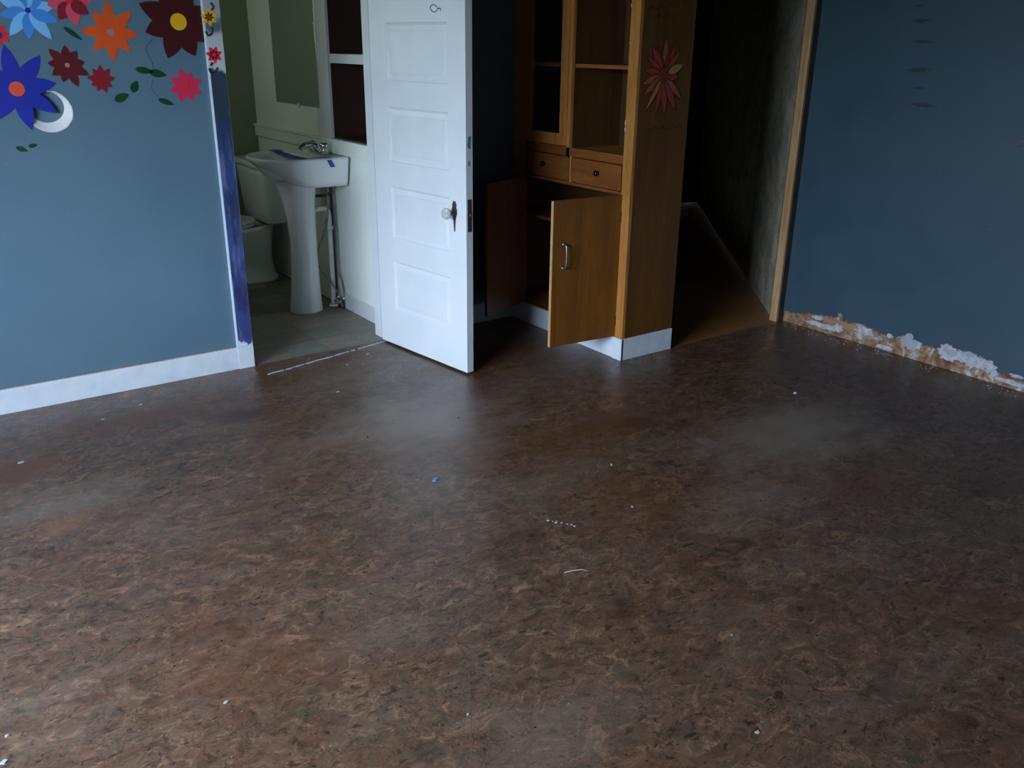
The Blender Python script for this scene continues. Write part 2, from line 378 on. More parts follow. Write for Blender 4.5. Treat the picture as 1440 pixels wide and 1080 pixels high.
def patch(name, cy, cz, ry, rz, mat, th=.005, par=wr, seed=0, label=None):
    bm = bmesh.new(); n = 44; pts = []
    for k in range(n):
        a_ = 2*math.pi*k/n; f = 1+.45*noise.noise(Vector((math.cos(a_)*1.7, math.sin(a_)*1.7, seed*3.1)))+.3*noise.noise(Vector((math.cos(a_)*4, math.sin(a_)*4, seed*3.1)))+random.uniform(-.12, .12)
        pts.append((cy+ry*f*math.cos(a_), cz+rz*f*math.sin(a_)))
    v = [bm.verts.new((X1-th, y, z)) for y, z in pts]; w_ = [bm.verts.new((X1+.0005, y, z)) for y, z in pts]
    bm.faces.new(v)
    for i in range(n): bm.faces.new((v[i], w_[i], w_[(i+1) % n], v[(i+1) % n]))
    return obj(name, bm, mat, par, label=label)
GREYP = painted('grey_plaster_filler', srgb(150, 150, 160), srgb(168, 168, 178), .8, 12)
for i, (cy, cz, ry, rz, mt, th) in enumerate([(2.345, .085, .05, .036, GREYP, .0062), (2.30, .082, .03, .022, PLAST, .0056), (2.13, .09, .06, .036, PLAST, .0062), (2.03, .085, .07, .034, PLAST, .0058), (1.96, .082, .06, .03, PLAST, .0066),
        (2.12, .093, .035, .016, GREYP, .0078), (2.02, .108, .022, .012, GREYP, .0079), (2.86, .038, .1, .012, PLAST, .0035), (2.9, .075, .035, .012, PLAST, .0036), (2.765, .05, .03, .022, PLAST, .0037), (2.6, .075, .055, .022, PLAST, .0038),
        (2.72, .075, .13, .022, TANP, .0028), (2.47, .02, .05, .012, PLAST, .004), (1.80, .03, .1, .010, PLAST, .004), (1.79, .068, .03, .008, PLAST, .0062), (2.76, .125, .016, .012, TANP, .0055), (2.45, .088, .02, .012, PLAST, .0063)]):
    patch('plaster_patch', cy, cz, ry, rz, mt, th, seed=i)
# faint dark smudges high on the right wall, one faint pink scrawl
SMUDGE = Mat('dark_smudged_paint', srgb(32, 50, 58), .6).m
for (a_, b_, wd) in [((1282, 30), (1310, 28), .022), ((1284, 58), (1312, 59), .018), ((1276, 99), (1308, 98), .03), ((1284, 124), (1300, 124), .014), ((1278, 146), (1318, 150), .022), ((1287, 8), (1300, 8), .012)]:
    p = on_plane(*a_, 0, X1-.0045); q = on_plane(*b_, 0, X1-.0045); bm = bmesh.new(); n = 9
    top = []; bot = []
    for k in range(n):
        t = k/(n-1); pp = p.lerp(q, t); hh = wd*.5*(math.sin(math.pi*min(max(t, .08), .92)))*random.uniform(.6, 1.1)
        top.append((X1-.0046, pp.y, pp.z+hh)); bot.append((X1-.0046, pp.y, pp.z-hh))
    loft(bm, [top, bot], False, False, closed=False)
    obj('smudge', bm, SMUDGE, wr, label='faint dark smudge')
PINKS = Mat('faint_pink_scrawl', srgb(120, 100, 120), .6).m
for dy in (0, 10):
    bm = bmesh.new(); tube(bm, [on_plane(1424+i*4, 201+dy+3*math.sin(i*1.3), 0, X1-.0045) for i in range(6)], .003, 5); obj('scrawl', bm, PINKS, wr, label='faint pink scrawled line')
# shell
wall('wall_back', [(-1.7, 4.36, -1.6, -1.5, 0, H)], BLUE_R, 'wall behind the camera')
wall('wall_window', [(-1.7, WX, -1.5, WY0, 0, H), (-1.7, WX, WY1, YL, 0, H), (-1.7, WX, WY0, WY1, 0, WZ0), (-1.7, WX, WY0, WY1, WZ1, H)], BLUE, 'side wall with the window that lights the room')
bm = bmesh.new()
for b in [(-1.71, -1.57, WY0, WY0+.05, WZ0, WZ1), (-1.71, -1.57, WY1-.05, WY1, WZ0, WZ1), (-1.71, -1.57, WY0, WY1, WZ1-.05, WZ1), (-1.71, -1.55, WY0, WY1, WZ0, WZ0+.04), (-1.68, -1.64, (WY0+WY1)/2-.02, (WY0+WY1)/2+.02, WZ0, WZ1)]: box(bm, *b)
obj('window_1', bm, WHITE, label='white framed window opening in the side wall', **S)
simple('ceiling', (-1.7, 4.36, -1.6, 4.2, H, H+.1), CEIL, label='flat ceiling of the main room', **S)
# ground outdoors
simple('ground', (-30, -1.75, -25, 30, -.7, -.6), painted('outdoor_ground', srgb(82, 92, 66), srgb(96, 104, 76), .9), label='ground outside the window', **S)
bm = bmesh.new(); bmesh.ops.create_grid(bm, x_segments=90, y_segments=16, size=1)  # unseen leafy screen, added to block low sky light
for v in bm.verts:
    y = v.co.x*22; z = (v.co.y+1)*1.25-.7; v.co = Vector((-9+.5*noise.noise(Vector((y*.8, z*.8, 0)))+.25*noise.noise(Vector((y*3, z*3, 4))), y+2, z+.35*noise.noise(Vector((y*.6, 0, 2)))))
obj('added_hedge', bm, painted('added_hedge_leaves', srgb(58, 78, 40), srgb(78, 98, 56), .9, 6), label='unseen tall green hedge standing outside the window', **S)
# bathroom shell
BX = 2.213
NY0, NY1, NZ0, NZ1 = 4.33, 4.828, .99, 2.0
wall('wall_bathroom_right', [(BX, 2.62, 4.2, 6.25, 0, NZ0), (BX, 2.62, NY1, 6.25, NZ0, 2.45), (BX, 2.62, 4.2, NY0, NZ0, 2.45), (BX, 2.62, NY0, NY1, NZ1, 2.45), (2.52, 2.62, NY0, NY1, NZ0, NZ1)], BATHW, 'pale bathroom wall behind the sink with a recessed niche')
wall('wall_bathroom_back', [(.7, 2.62, 6.03, 6.13, 0, 2.45)], BATHG, 'far olive green bathroom wall')
wall('wall_bathroom_left', [(.7, .8, 4.2, 6.25, 0, 2.45)], BATHG, 'left bathroom wall')
simple('ceiling', (.7, 2.62, 4.2, 6.27, 2.45, 2.55), CEIL, label='bathroom ceiling', **S)
bm = bmesh.new(); box(bm, BX-.014, BX+.001, 4.2, 4.845, 0, .09, bev=.002)
obj('baseboard_bathroom', bm, WHITE, label='white baseboard of the bathroom wall beside the sink', **S)
bm = bmesh.new(); box(bm, BX-.018, BX+.001, 4.2, 6.03, .908, .975, bev=.003); box(bm, BX-.03, BX+.001, 4.2, 6.03, .975, .985, bev=.002)
obj('trim_3', bm, BATHW, label='pale chair rail board above the sink', **S)
bm = bmesh.new(); box(bm, BX-.01, BX+.001, NY1+.002, NY1+.052, .985, 2.05, bev=.002)
obj('trim_4', bm, WHITE, label='narrow white casing beside the bathroom niche', **S)
bm = bmesh.new(); box(bm, BX-.004, BX+.001, NY1+.052, NY1+.2, .985, 2.05)
obj('trim_5', bm, WHITE, label='flat white board between niche casing and mirror', **S)
# jambs of the bathroom door and casings
def casing_mat():
    m = Mat('casing_paint_white_slate_navy', (.8, .8, .8, 1), .45)
    x, y, z = m.xyz()[:3]
    co = m.coord()
    zn = m.math('ADD', z, m.math('MULTIPLY', m.math('SUBTRACT', m.noise(m.coord((1, 1, .35)), 26, 3), .5), .10))
    c = m.ramp(m.math('MULTIPLY', zn, .5), [(0, srgb(214, 220, 232)), (.062, srgb(214, 220, 232)), (.066, srgb(58, 68, 122)), (.3, srgb(60, 78, 130)), (.5, srgb(44, 66, 112)), (.56, srgb(40, 58, 92)), (.60, srgb(44, 58, 74)), (.685, srgb(50, 66, 84)), (.69, srgb(198, 200, 205)), (.76, srgb(196, 196, 204)), (.77, srgb(92, 108, 122)), (.785, srgb(96, 110, 122)), (.80, srgb(170, 175, 178))], 'LINEAR')
    st = m.noise(m.coord((1, 1, .12)), 40, 4)
    navy = m.ramp(z, [(.13, grey(0)), (.15, grey(1))])
    navy = m.math('MULTIPLY', navy, m.ramp(m.math('MULTIPLY', z, .5), [(.6, grey(1)), (.61, grey(0))]))
    c = m.mix(m.math('MULTIPLY', m.ramp(st, [(.5, grey(0)), (.62, grey(.6))]), navy), c, srgb(104, 118, 162))
    c = m.mix(m.math('MULTIPLY', m.ramp(m.noise(m.coord((1, 1, .3)), 20, 4), [(.5, grey(0)), (.6, grey(.9))]), m.math('MULTIPLY', navy, .8)), c, srgb(36, 40, 78))
    # white, unpainted outer edge
    ed = m.math('LESS_THAN', x, 1.3085)
    c = m.mix(ed, c, srgb(205, 214, 222))
    m.color(c); m.bump(m.noise(co, 90, 3), .15, .001); return m.m
CASM = casing_mat()
bm = bmesh.new(); box(bm, 1.303, 1.378, YL-.02, YL+.001, .112, 2.13, bev=.0015)
cas = obj('trim_1', bm, CASM, label='door casing left of the bathroom painted navy, slate and floral', **S)
bm = bmesh.new(); box(bm, 1.303, 1.379, YL-.0215, YL+.001, 0, .1115, bev=.0015)
obj('plinth_block', bm, DIRTYW, cas, label='white block at the foot of the casing')
bm = bmesh.new(); box(bm, 1.372, 1.385, YL-.001, 4.215, 0, 2.07, bev=.001); box(bm, 2.112, 2.121, YL+.045, 4.215, 0, 2.07, bev=.001); box(bm, 1.372, 2.12, YL-.001, 4.215, 2.055, 2.07)
obj('trim_6', bm, DOORW, label='white door lining of the bathroom doorway', **S)
bm = bmesh.new(); box(bm, 2.125, 2.205, YL-.018, YL+.001, 0, 2.13, bev=.002); box(bm, 1.30, 2.205, YL-.018, YL+.001, 2.13, 2.2)
obj('trim_7', bm, painted('dark_teal_trim_paint', srgb(52, 66, 70), srgb(60, 76, 80), .35), label='dark casing behind the open white door', **S)
# baseboards
bm = bmesh.new(); box(bm, -1.6, 1.3025, YL-.016, YL+.001, 0, .108, bev=.0015)
bb = obj('baseboard_left', bm, DIRTYW, label='white baseboard below the flower decals', **S)
bm = bmesh.new(); box(bm, -1.6, 1.3025, YL-.006, YL+.0005, .108, .1105)
obj('caulk_line', bm, TANP, bb, label='thin brown line on top')
bm = bmesh.new(); box(bm, 2.205, 2.70, YL-.014, YL+.001, 0, .11, bev=.0015); box(bm, 2.703, CX, YL-.014, YL+.001, 0, .11, bev=.0015)
obj('baseboard_alcove', bm, WHITE, label='grey white baseboard in the shadow beside the cabinet', **S)
# hall opening
simple('wall_hall_header', (CB, 4.36, YC, 3.2, 2.1, H), BLUE, label='wall over the passage opening', **S)
bm = bmesh.new(); box(bm, 4.163, 4.178, YC+.0, 3.185, 0, 2.1, bev=.0015); 
post = obj('trim_2', bm, POST, label='yellow brown wooden post of the passage opening', **S)
bm = bmesh.new(); box(bm, 4.178, X1+.003, YC-.002, 3.2, 0, 2.1, bev=.001)
obj('trim_8', bm, painted('dark_brown_post_edge', srgb(48, 40, 38), srgb(78, 62, 50), .5, 18), label='dark narrow edge between the post and the blue wall', **S)
A = Vector((4.172, 3.163)); D = Vector((1.567, 1.826)).normalized(); Nn = Vector((D.y, -D.x))
bm = bmesh.new(); L = 4.7
q = [A, A+D*L, A+D*L+Nn*.1, Vector((X1+.06, YC+.07))]; floor_slab(bm, [(p.x, p.y) for p in q], 0, H)
obj('wall_hall_right', bm, HALLW, label='mottled yellow grey wall running into the dark passage', **S)
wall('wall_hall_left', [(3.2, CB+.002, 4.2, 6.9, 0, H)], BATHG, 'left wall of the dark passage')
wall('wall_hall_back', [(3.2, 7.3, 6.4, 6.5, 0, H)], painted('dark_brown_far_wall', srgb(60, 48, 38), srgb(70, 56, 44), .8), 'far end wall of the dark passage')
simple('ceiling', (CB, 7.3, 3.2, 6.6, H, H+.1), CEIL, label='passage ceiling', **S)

# ------------------------------------------------------------------ built-in cabinet
CO = (CX, YC, 0)
cab = empty('built_in_cabinet', CO, label='tall orange brown built-in wooden cabinet with open lower doors and a flower on its end', cat='cabinet')
TOP = 2.42
UO = 3.605                       # left end of the open upper bay
ep = simple('end_panel', (CX+.018, CB, YC, YC+.018, .113, TOP), PLY, cab, bev=.001)
bm = bmesh.new()
box(bm, CX, CX+.02, YC-.001, 3.199, .113, TOP, bev=.0012)
obj('stile', bm, WOOD, cab, label='lighter front corner stile with chipped edge')
simple('stile', (CX, CX+.02, 3.985, 4.098, .113, TOP), WOOD, cab, bev=.0012)
simple('stile', (CX, CX+.02, UO, 3.63, .97, TOP), WOOD, cab, bev=.0012)
simple('rail', (CX, CX+.02, 3.199, 3.985, .97, 1.013), WOODY, cab, bev=.0012)
simple('rail', (CX, CX+.02, 3.199, 3.985, .826, .841), WOODY, cab, bev=.001)
simple('rail', (CX, CX+.02, 3.199, 3.985, .113, .122), WOODY, cab)
simple('rail', (CX, CX+.02, 3.199, 3.985, 2.2, TOP), WOODY, cab)
simple('stile', (CX+.001, CX+.02, 3.585, 3.6, .841, .97), WOOD, cab)
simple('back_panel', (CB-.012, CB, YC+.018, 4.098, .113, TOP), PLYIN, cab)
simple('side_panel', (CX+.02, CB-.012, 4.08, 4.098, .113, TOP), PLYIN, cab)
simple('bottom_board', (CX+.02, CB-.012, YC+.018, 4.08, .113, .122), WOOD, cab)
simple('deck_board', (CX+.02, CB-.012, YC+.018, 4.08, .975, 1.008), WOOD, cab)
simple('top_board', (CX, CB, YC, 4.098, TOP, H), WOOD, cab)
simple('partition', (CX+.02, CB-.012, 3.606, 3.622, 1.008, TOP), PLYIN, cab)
SH = wood('shelf_edge_wood', srgb(158, 96, 56), srgb(174, 110, 66), srgb(120, 68, 36), axis=1)
simple('shelf', (CX+.025, CB-.012, YC+.018, 3.606, 1.396, 1.413), SH, cab)
simple('shelf', (CX+.025, CB-.012, 3.622, 4.08, 1.396, 1.413), SH, cab)
simple('shelf', (CX+.025, CB-.012, YC+.018, 3.606, 1.80, 1.817), SH, cab)
simple('shelf', (CX+.05, CB-.012, YC+.018, 4.08, .60, .618), SH, cab, label='shelf inside the open lower cupboard')
KNOB = Mat('dark_polished_knob', srgb(70, 60, 56), .15, 1).m
for (a_, b_, ky) in ((3.205, 3.583, 3.369), (3.603, 3.98, 3.80)):
    d = simple('drawer', (CX-.004, CX+.018, a_, b_, .845, .966), WOODY, cab, bev=.002)
    bm = bmesh.new(); lathe(bm, [(.005, 0), (.005, .008), (.013, .012), (.014, .018), (.010, .024), (.002, .026)], (CX-.004, ky, .912), (-1, 0, 0), 18)
    obj('knob', bm, KNOB, d)
# glazed upper door (left bay)
gd = empty_parent = None
bm = bmesh.new()
g0, g1 = 3.634, 3.983
for b in [(g0, g0+.055, 1.016, 2.19), (g1-.05, g1, 1.016, 2.19)]: box(bm, CX-.003, CX+.017, b[0], b[1], b[2], b[3], bev=.0015)
for b in [(g0+.055, g1-.05, 1.016, 1.075), (g0+.055, g1-.05, 2.13, 2.19)]: box(bm, CX-.003, CX+.017, b[0], b[1], b[2], b[3], bev=.0015)
gd = obj('glazed_door', bm, WOOD, cab)
simple('glass_pane', (CX+.006, CX+.009, g0+.05, g1-.045, 1.07, 2.135), GLASS, gd)
# lower doors, open
def cab_door(hinge, tip, zb, zt, lab):
    h = Vector((*hinge, 0)); t = Vector((*tip, 0)); d = (t-h); W = d.length; ang = math.atan2(d.y, d.x)
    M = Matrix.Translation(h) @ Matrix.Rotation(ang, 4, 'Z')
    bm = bmesh.new(); box(bm, 0, W, -.009, .009, zb, zt, bev=.001, M=M)
    return bm, M, W
bm, M, W = cab_door((CX-.002, 3.197), (2.553, 3.232), .118, .828, '')
PLYD = wood('honey_brown_cupboard_door', srgb(124, 76, 26), srgb(140, 88, 32), srgb(98, 58, 18), sc_=3)
cdoor = obj('cupboard_door', bm, PLYD, cab, label='right cupboard door swung wide open')
bm = bmesh.new(); box(bm, W-.0005, W+.002, -.0088, .0088, .119, .827, M=M); obj('door_edge', bm, EDGE, cdoor, label='pale raw front edge')
bm = bmesh.new(); s = .328
P = [M @ Vector((s, y, z)) for y, z in [(.009, .622), (.026, .620), (.034, .605), (.036, .565), (.034, .525), (.026, .51), (.009, .508)]]
tube(bm, smooth_path(P, 5), .0048, 8)
for z in (.622, .508): lathe(bm, [(.009, 0), (.009, .003), (.006, .005)], M @ Vector((s, .009, z)), M.to_3x3() @ Vector((0, 1, 0)), 12)
obj('handle', bm, DULLM, cdoor, label='curved dull metal pull')
bm = bmesh.new()
bm.free()
for zz in (.2, .72):
    bm = bmesh.new(); box(bm, -.006, .004, -.0093, .0100, zz-.025, zz+.025, M=M); obj('hinge', bm, BRONZE, cdoor)
bm, M, W = cab_door((CX-.002, 3.978), (2.588, 3.835), .118, .828, '')
cd2 = obj('cupboard_door', bm, PLYD, cab, label='left cupboard door open against the dark wall')
bm = bmesh.new()
P = [M @ Vector((.328, y, z)) for y, z in [(-.009, .622), (-.026, .620), (-.034, .605), (-.036, .565), (-.034, .525), (-.026, .51), (-.009, .508)]]
tube(bm, smooth_path(P, 5), .0048, 8); obj('handle', bm, DULLM, cd2)
# toe boards (white)
bm = bmesh.new(); box(bm, CX-.001, CB, YC-.006, YC+.01, 0, .1125, bev=.001)
obj('toe_board', bm, DIRTYW, cab, label='white painted board at the foot of the cabinet end')
bm = bmesh.new(); box(bm, CX-.006, CX+.01, YC-.006, 3.197, 0, .1128, bev=.001)
obj('toe_board', bm, DIRTYW, cab, label='white corner piece')
bm = bmesh.new(); box(bm, CX-.001, CX+.012, 3.2, 4.086, 0, .112, bev=.001)
obj('toe_board', bm, DIRTYW, cab, label='white board below the open cupboard doors')
# white chips on corner stile
bm = bmesh.new()
for px, py, ln in [(893, 8, .02), (881, 172, .03), (880, 182, .02), (882, 60, .008)]:
    p = on_plane(px, py, 0, CX-.0006); zz = p.z
    vs = []
    for k in range(8):
        a_ = k*math.pi/4; vs.append(bm.verts.new((CX-.0008, 3.199-.002+.003*math.cos(a_)*random.uniform(.6, 1.2), zz+ln/2*math.sin(a_)*random.uniform(.7, 1.1))))
    bm.faces.new(vs)
obj('paint_chips', bm, WHITE, cab, kind='stuff')
# painted flower on end panel
def petal_pts(c, ang, r0_, r1_, w_, n=7):
    out = []; ca, sa = math.cos(ang), math.sin(ang)
    L_ = r1_-r0_
    pr = []
    for i in range(n+1):
        t = i/n; pr.append((r0_+L_*t, w_*(math.sin(math.pi*t**.8))**.8 if 0 < t < 1 else 0))
    seq = pr + [(a, -b) for a, b in pr[-2:0:-1]]
    return [(c[0]+a*ca-b*sa, c[1]+a*sa+b*ca) for a, b in seq]
def flat(bm, pts, y, mi, th=.0006, plane='Y'):
    """thin flat piece on the plane Y=y, facing the room"""
    f = [bm.verts.new((x, y-th, z)) for x, z in pts]; g = [bm.verts.new((x, y+.0002, z)) for x, z in pts]
    a = bm.faces.new(f); a.material_index = mi
    for i in range(len(pts)):
        b = bm.faces.new((f[i], g[i], g[(i+1) % len(pts)], f[(i+1) % len(pts)])); b.material_index = mi
fc = on_plane(934, 105, 1, YC); fc = (fc.x, fc.z)
FM = [Mat('faded_red_brown_paint', srgb(126, 42, 30), .5).m, Mat('faded_orange_red_paint', srgb(152, 62, 42), .5).m, Mat('faded_salmon_paint', srgb(158, 88, 62), .5).m, Mat('faded_yellow_paint', srgb(170, 128, 62), .5).m, Mat('dark_outline_paint', srgb(44, 16, 12), .5).m]
bm = bmesh.new()
rnd = random.Random(3)
pets = [(90, .158, 2, .016), (64, .15, 1, .013), (76, .135, 0, .01), (48, .14, 1, .014), (112, .13, 0, .012), (125, .15, 1, .018), (145, .14, 1, .013), (170, .125, 1, .017), (196, .14, 2, .017), (215, .15, 2, .016), (235, .165, 1, .018), (236, .19, 3, .010), (256, .185, 1, .014), (275, .185, 1, .018), (298, .18, 1, .02), (318, .165, 2, .014), (352, .09, 1, .019), (20, .125, 3, .019)]
for i_, (a_, r_, m_i, w_) in enumerate(pets):
    a_ = math.radians(a_)
    flat(bm, petal_pts(fc, a_, .012, r_+.005, w_+.0035), YC, 4, .0004+.00012*i_)
    flat(bm, petal_pts(fc, a_, .022, r_, w_), YC, m_i, .00046+.00012*i_)
flat(bm, [(fc[0]+.026*math.cos(k*math.pi/8), fc[1]+.03*math.sin(k*math.pi/8)) for k in range(16)], YC, 0, .0028)
obj('painted_flower', bm, FM, ep, label='faded red and orange painted flower with many narrow petals')
PENC = Mat('dark_pencil_scribble', srgb(60, 34, 18), .6).m
bm = bmesh.new()
for base, n, amp in (((908, 12), 12, 3), ((918, 24), 11, 2.5), ((912, 182), 13, 3)):
    pts = [on_plane(base[0]+i*4, base[1]-i*.5+amp*math.sin(i*2.1), 1, YC-.0006) for i in range(n)]
    tube(bm, smooth_path(pts, 3), .0015, 4)
obj('scribble', bm, PENC, ep, label='faint dark scribbled line', kind='stuff')

# ------------------------------------------------------------------ white five-panel door
hx, hy = 2.088, 4.088; tx, ty = 2.180, 3.389
ang = math.atan2(ty-hy, tx-hx); DW = math.hypot(tx-hx, ty-hy); TH = .038
door = empty('door_1', (hx, hy, 0), ang, label='open white five-panel door with glass knob', kind='structure')
# local: x along width from the hinge, y = +TH away... visible face looks to local -y
# local +y after rotation points to +X side, so the visible (-X) face is y=0 with normal -y
DB, DT = .012, 2.045
PX0, PX1 = .125, .583
tops = [1.962, 1.587, 1.213, .838, .462]; PH = .255
bm = bmesh.new()
box(bm, 0, PX0, 0, TH, DB, DT); box(bm, PX1, DW, 0, TH, DB, DT)
edges = [DT]+[v for t in tops for v in (t, t-PH)]+[DB]
for i in range(0, len(edges), 2): box(bm, PX0, PX1, 0, TH, edges[i+1], edges[i])
fr = obj('stile_and_rail_frame', bm, DOORW, door, local=True)
for t in tops:
    bm = bmesh.new(); z0, z1 = t-PH, t
    for sgn, y0 in ((1, 0.0), (-1, TH)):
        def rr(i, d): return [(PX0+i, y0+sgn*d, z0+i), (PX1-i, y0+sgn*d, z0+i), (PX1-i, y0+sgn*d, z1-i), (PX0+i, y0+sgn*d, z1-i)]
        rs = [rr(0, .0005), rr(.004, .006), rr(.011, .0085), rr(.012, .0115), rr(.034, .0075), rr(.036, .0055)]
        rv = [[bm.verts.new(p) for p in r] for r in rs]
        for a, b in zip(rv, rv[1:]):
            for i in range(4): bm.faces.new((a[i], a[(i+1) % 4], b[(i+1) % 4], b[i]))
        bm.faces.new(rv[-1])
    obj('door_panel', bm, DOORW, door, local=True)
# knob and backplate
bm = bmesh.new()
KX, KZ = .622, .775
pts = []
prof_ = [(-.003, .052), (.010, .05), (.009, .043), (.014, .038), (.012, .022), (.018, .012), (.018, -.006), (.011, -.016), (.008, -.03), (.006, -.05), (.002, -.088)]
for sx in (1, -1):
    pts += [(KX+sx*abs(a), KZ+b) for a, b in (prof_ if sx == 1 else prof_[::-1])]
f = [bm.verts.new((x, -.003, z)) for x, z in pts]; g = [bm.verts.new((x, .0002, z)) for x, z in pts]
bm.faces.new(f)
for i in range(len(pts)): bm.faces.new((f[i], g[i], g[(i+1) % len(pts)], f[(i+1) % len(pts)]))
bp = obj('lock_backplate', bm, BRONZE, door, local=True, label='narrow tarnished backplate')
bm = bmesh.new(); lathe(bm, [(.014, .002), (.014, .006), (.009, .01), (.008, .02), (.011, .024), (.012, .030)], (KX, 0, KZ), (0, -1, 0), 16)
obj('knob_neck', bm, BRONZE, bp, local=True)
bm = bmesh.new(); lathe(bm, [(.012, .030), (.016, .033), (.024, .040), (.0265, .050), (.025, .058), (.018, .064), (.008, .067), (.001, .0675)], (KX, 0, KZ), (0, -1, 0), 12)
for f_ in bm.faces: f_.smooth = False
kg = Mat('facetted_glass', (.9, .94, .94, 1), .03, 0, IOR=1.5); kg.p.inputs['Transmission Weight'].default_value = .75
obj('glass_knob', bm, kg.m, bp, local=True, label='clear facetted glass knob')
bm = bmesh.new(); box(bm, DW-.001, DW+.0012, .008, TH-.007, .695, .843)
lp = obj('lock_plate', bm, BRONZE, door, local=True, label='dark lock plate on the door edge')
bm = bmesh.new(); box(bm, DW+.001, DW+.009, .016, .025, .766, .778, bev=.002); obj('latch_bolt', bm, DULLM, lp, local=True)
bm = bmesh.new()
def loc2(s, z): return Vector((s, -.0008, z))
def mk(px, py): return loc2(.509+(px-612)*.0046, 1.641-(py-12)*.0029)
tube(bm, smooth_path([mk(*q) for q in [(613.5, 10), (610.5, 7.2), (606.5, 7.2), (604.2, 10), (605, 13.5), (608.5, 16.6), (612, 16.4), (614.5, 13.5), (617, 11.8), (619.5, 12.3)]], 4), .0017, 6)
tube(bm, [mk(*q) for q in [(614.5, 11.5), (619.5, 12.6), (619.3, 16)]], .0017, 6)
obj('marker_mark', bm, BLACK, door, local=True, label='small looped black marker mark near the top')
bm = bmesh.new()
for z, w_, h_ in ((1.10, .014, .032), (1.0, .008, .016), (1.075, .010, .018)):
    vs = [bm.verts.new((DW+.0006, .018+w_*math.cos(k*math.pi/5)*random.uniform(.5, 1.1), z+h_*math.sin(k*math.pi/5)*random.uniform(.5, 1.2))) for k in range(10)]; bm.faces.new(vs)
obj('paint_smudge', bm, TEAL, door, local=True, label='teal paint smudges on the door edge', kind='stuff')
for zz in (.25, 1.0, 1.8):
    bm = bmesh.new(); lathe(bm, [(.006, -.045), (.006, .045)], (-.004, TH+.004, zz), (0, 0, 1), 10); obj('hinge', bm, BRONZE, door, local=True)

# ------------------------------------------------------------------ bathroom niche, mirror
nc = empty('recessed_shelf', (BX, (NY0+NY1)/2, NZ0), label='dark lined recessed shelf niche in the pale bathroom wall', cat='shelf')
bm = bmesh.new(); e = .002
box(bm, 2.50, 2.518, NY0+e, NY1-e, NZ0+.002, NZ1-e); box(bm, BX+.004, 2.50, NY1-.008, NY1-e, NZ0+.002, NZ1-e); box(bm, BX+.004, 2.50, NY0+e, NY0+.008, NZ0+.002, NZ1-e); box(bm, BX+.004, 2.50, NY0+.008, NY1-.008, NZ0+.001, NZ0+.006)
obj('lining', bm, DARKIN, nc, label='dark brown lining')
bm = bmesh.new(); box(bm, BX-.004, 2.50, NY0+.008, NY1-.009, 1.392, 1.440, bev=.002); obj('shelf_board', bm, WHITE, nc, label='white shelf board')
bm = bmesh.new(); box(bm, BX-.034, BX+.002, NY0-.02, NY1+.004, .9855, .992, bev=.002); obj('sill', bm, WHITE, nc, label='thin white sill')
mir = empty('wall_mirror', (BX, 5.30, 1.14), label='frameless dark green looking mirror on the pale wall above the sink', cat='mirror')
simple('mirror_glass', (BX-.009, BX-.003, 4.978, 5.63, 1.145, 2.05), MIRROR, mir, bev=.001)
simple('backing_board', (BX-.003, BX+.0005, 4.98, 5.628, 1.147, 2.048), BRONZE, mir)
for y, z in ((5.28, 1.143), ): 
    simple('mirror_clip', (BX-.014, BX, y-.010, y+.010, z-.012, z+.012), PORC, mir, bev=.003)
bm = bmesh.new(); box(bm, BX-.013, BX, 4.966, 4.984, 1.50, 1.60, bev=.002); box(bm, BX-.016, BX, 4.935, 4.985, 1.595, 1.603, bev=.001); box(bm, BX-.014, BX, 4.94, 4.98, 1.497, 1.503, bev=.001)
obj('mirror_clip', bm, PORC, mir, label='broken white bracket on the mirror edge')

# ------------------------------------------------------------------ pedestal sink
SY = 4.862
snk = empty('pedestal_sink', (1.99, SY, 0), label='white pedestal sink with chrome faucet against the bathroom wall', cat='sink')
def outl(ufront, hw, z, mid=.2, back=0.002, pf=2.3, N=48):
    out = []
    for k in range(N):
        a = 2*math.pi*k/N; c, s = math.cos(a), math.sin(a)
        if c > 0: u = mid + (ufront-mid)*abs(c)**(2/pf); v = hw*math.copysign(abs(s)**(2/pf), s)
        else: u = mid - (mid-back)*abs(c)**(2/12); v = hw*math.copysign(abs(s)**(2/9), s)
        out.append((BX-.003-u, SY+v, z))
    # keep half-width continuous at the seam
    return out
def basin(u0_, u1_, hw, z, N=48):
    cu = (u0_+u1_)/2
    return [(BX-.003-(cu+(u1_-u0_)/2*math.cos(2*math.pi*k/N)), SY+hw*math.sin(2*math.pi*k/N), z) for k in range(N)]
bm = bmesh.new()
loft(bm, [outl(.26, .20, .745, .16), outl(.285, .225, .750, .17), outl(.33, .243, .775), outl(.40, .252, .82), outl(.455, .26, .862), outl(.482, .265, .885), outl(.490, .268, .896), outl(.488, .266, .904), outl(.478, .256, .908),
          basin(.150, .468, .225, .905), basin(.156, .460, .215, .893), basin(.165, .44, .195, .85), basin(.19, .40, .15, .80), basin(.24, .36, .08, .778), basin(.28, .32, .02, .775)], True, True)
sb = obj('basin', bm, PORC, snk)
def ell(cx, a, b, z, N=32): return [(cx+a*math.cos(2*math.pi*k/N), SY+b*math.sin(2*math.pi*k/N), z) for k in range(N)]
bm = bmesh.new()
loft(bm, [ell(1.987, .098, .092, 0), ell(1.987, .098, .092, .01), ell(1.992, .088, .08, .12), ell(1.998, .079, .072, .30), ell(2.0, .077, .07, .42), ell(1.996, .082, .074, .54), ell(1.988, .096, .086, .66), ell(1.982, .108, .1, .72), ell(1.982, .116, .108, .76), ell(1.99, .10, .10, .778)])
obj('pedestal', bm, PORC, snk)
bm = bmesh.new(); FX = BX-.08
lathe(bm, [(.026, 0), (.026, .004), (.02, .012)], (FX, SY, .908), (0, 0, 1), 20)
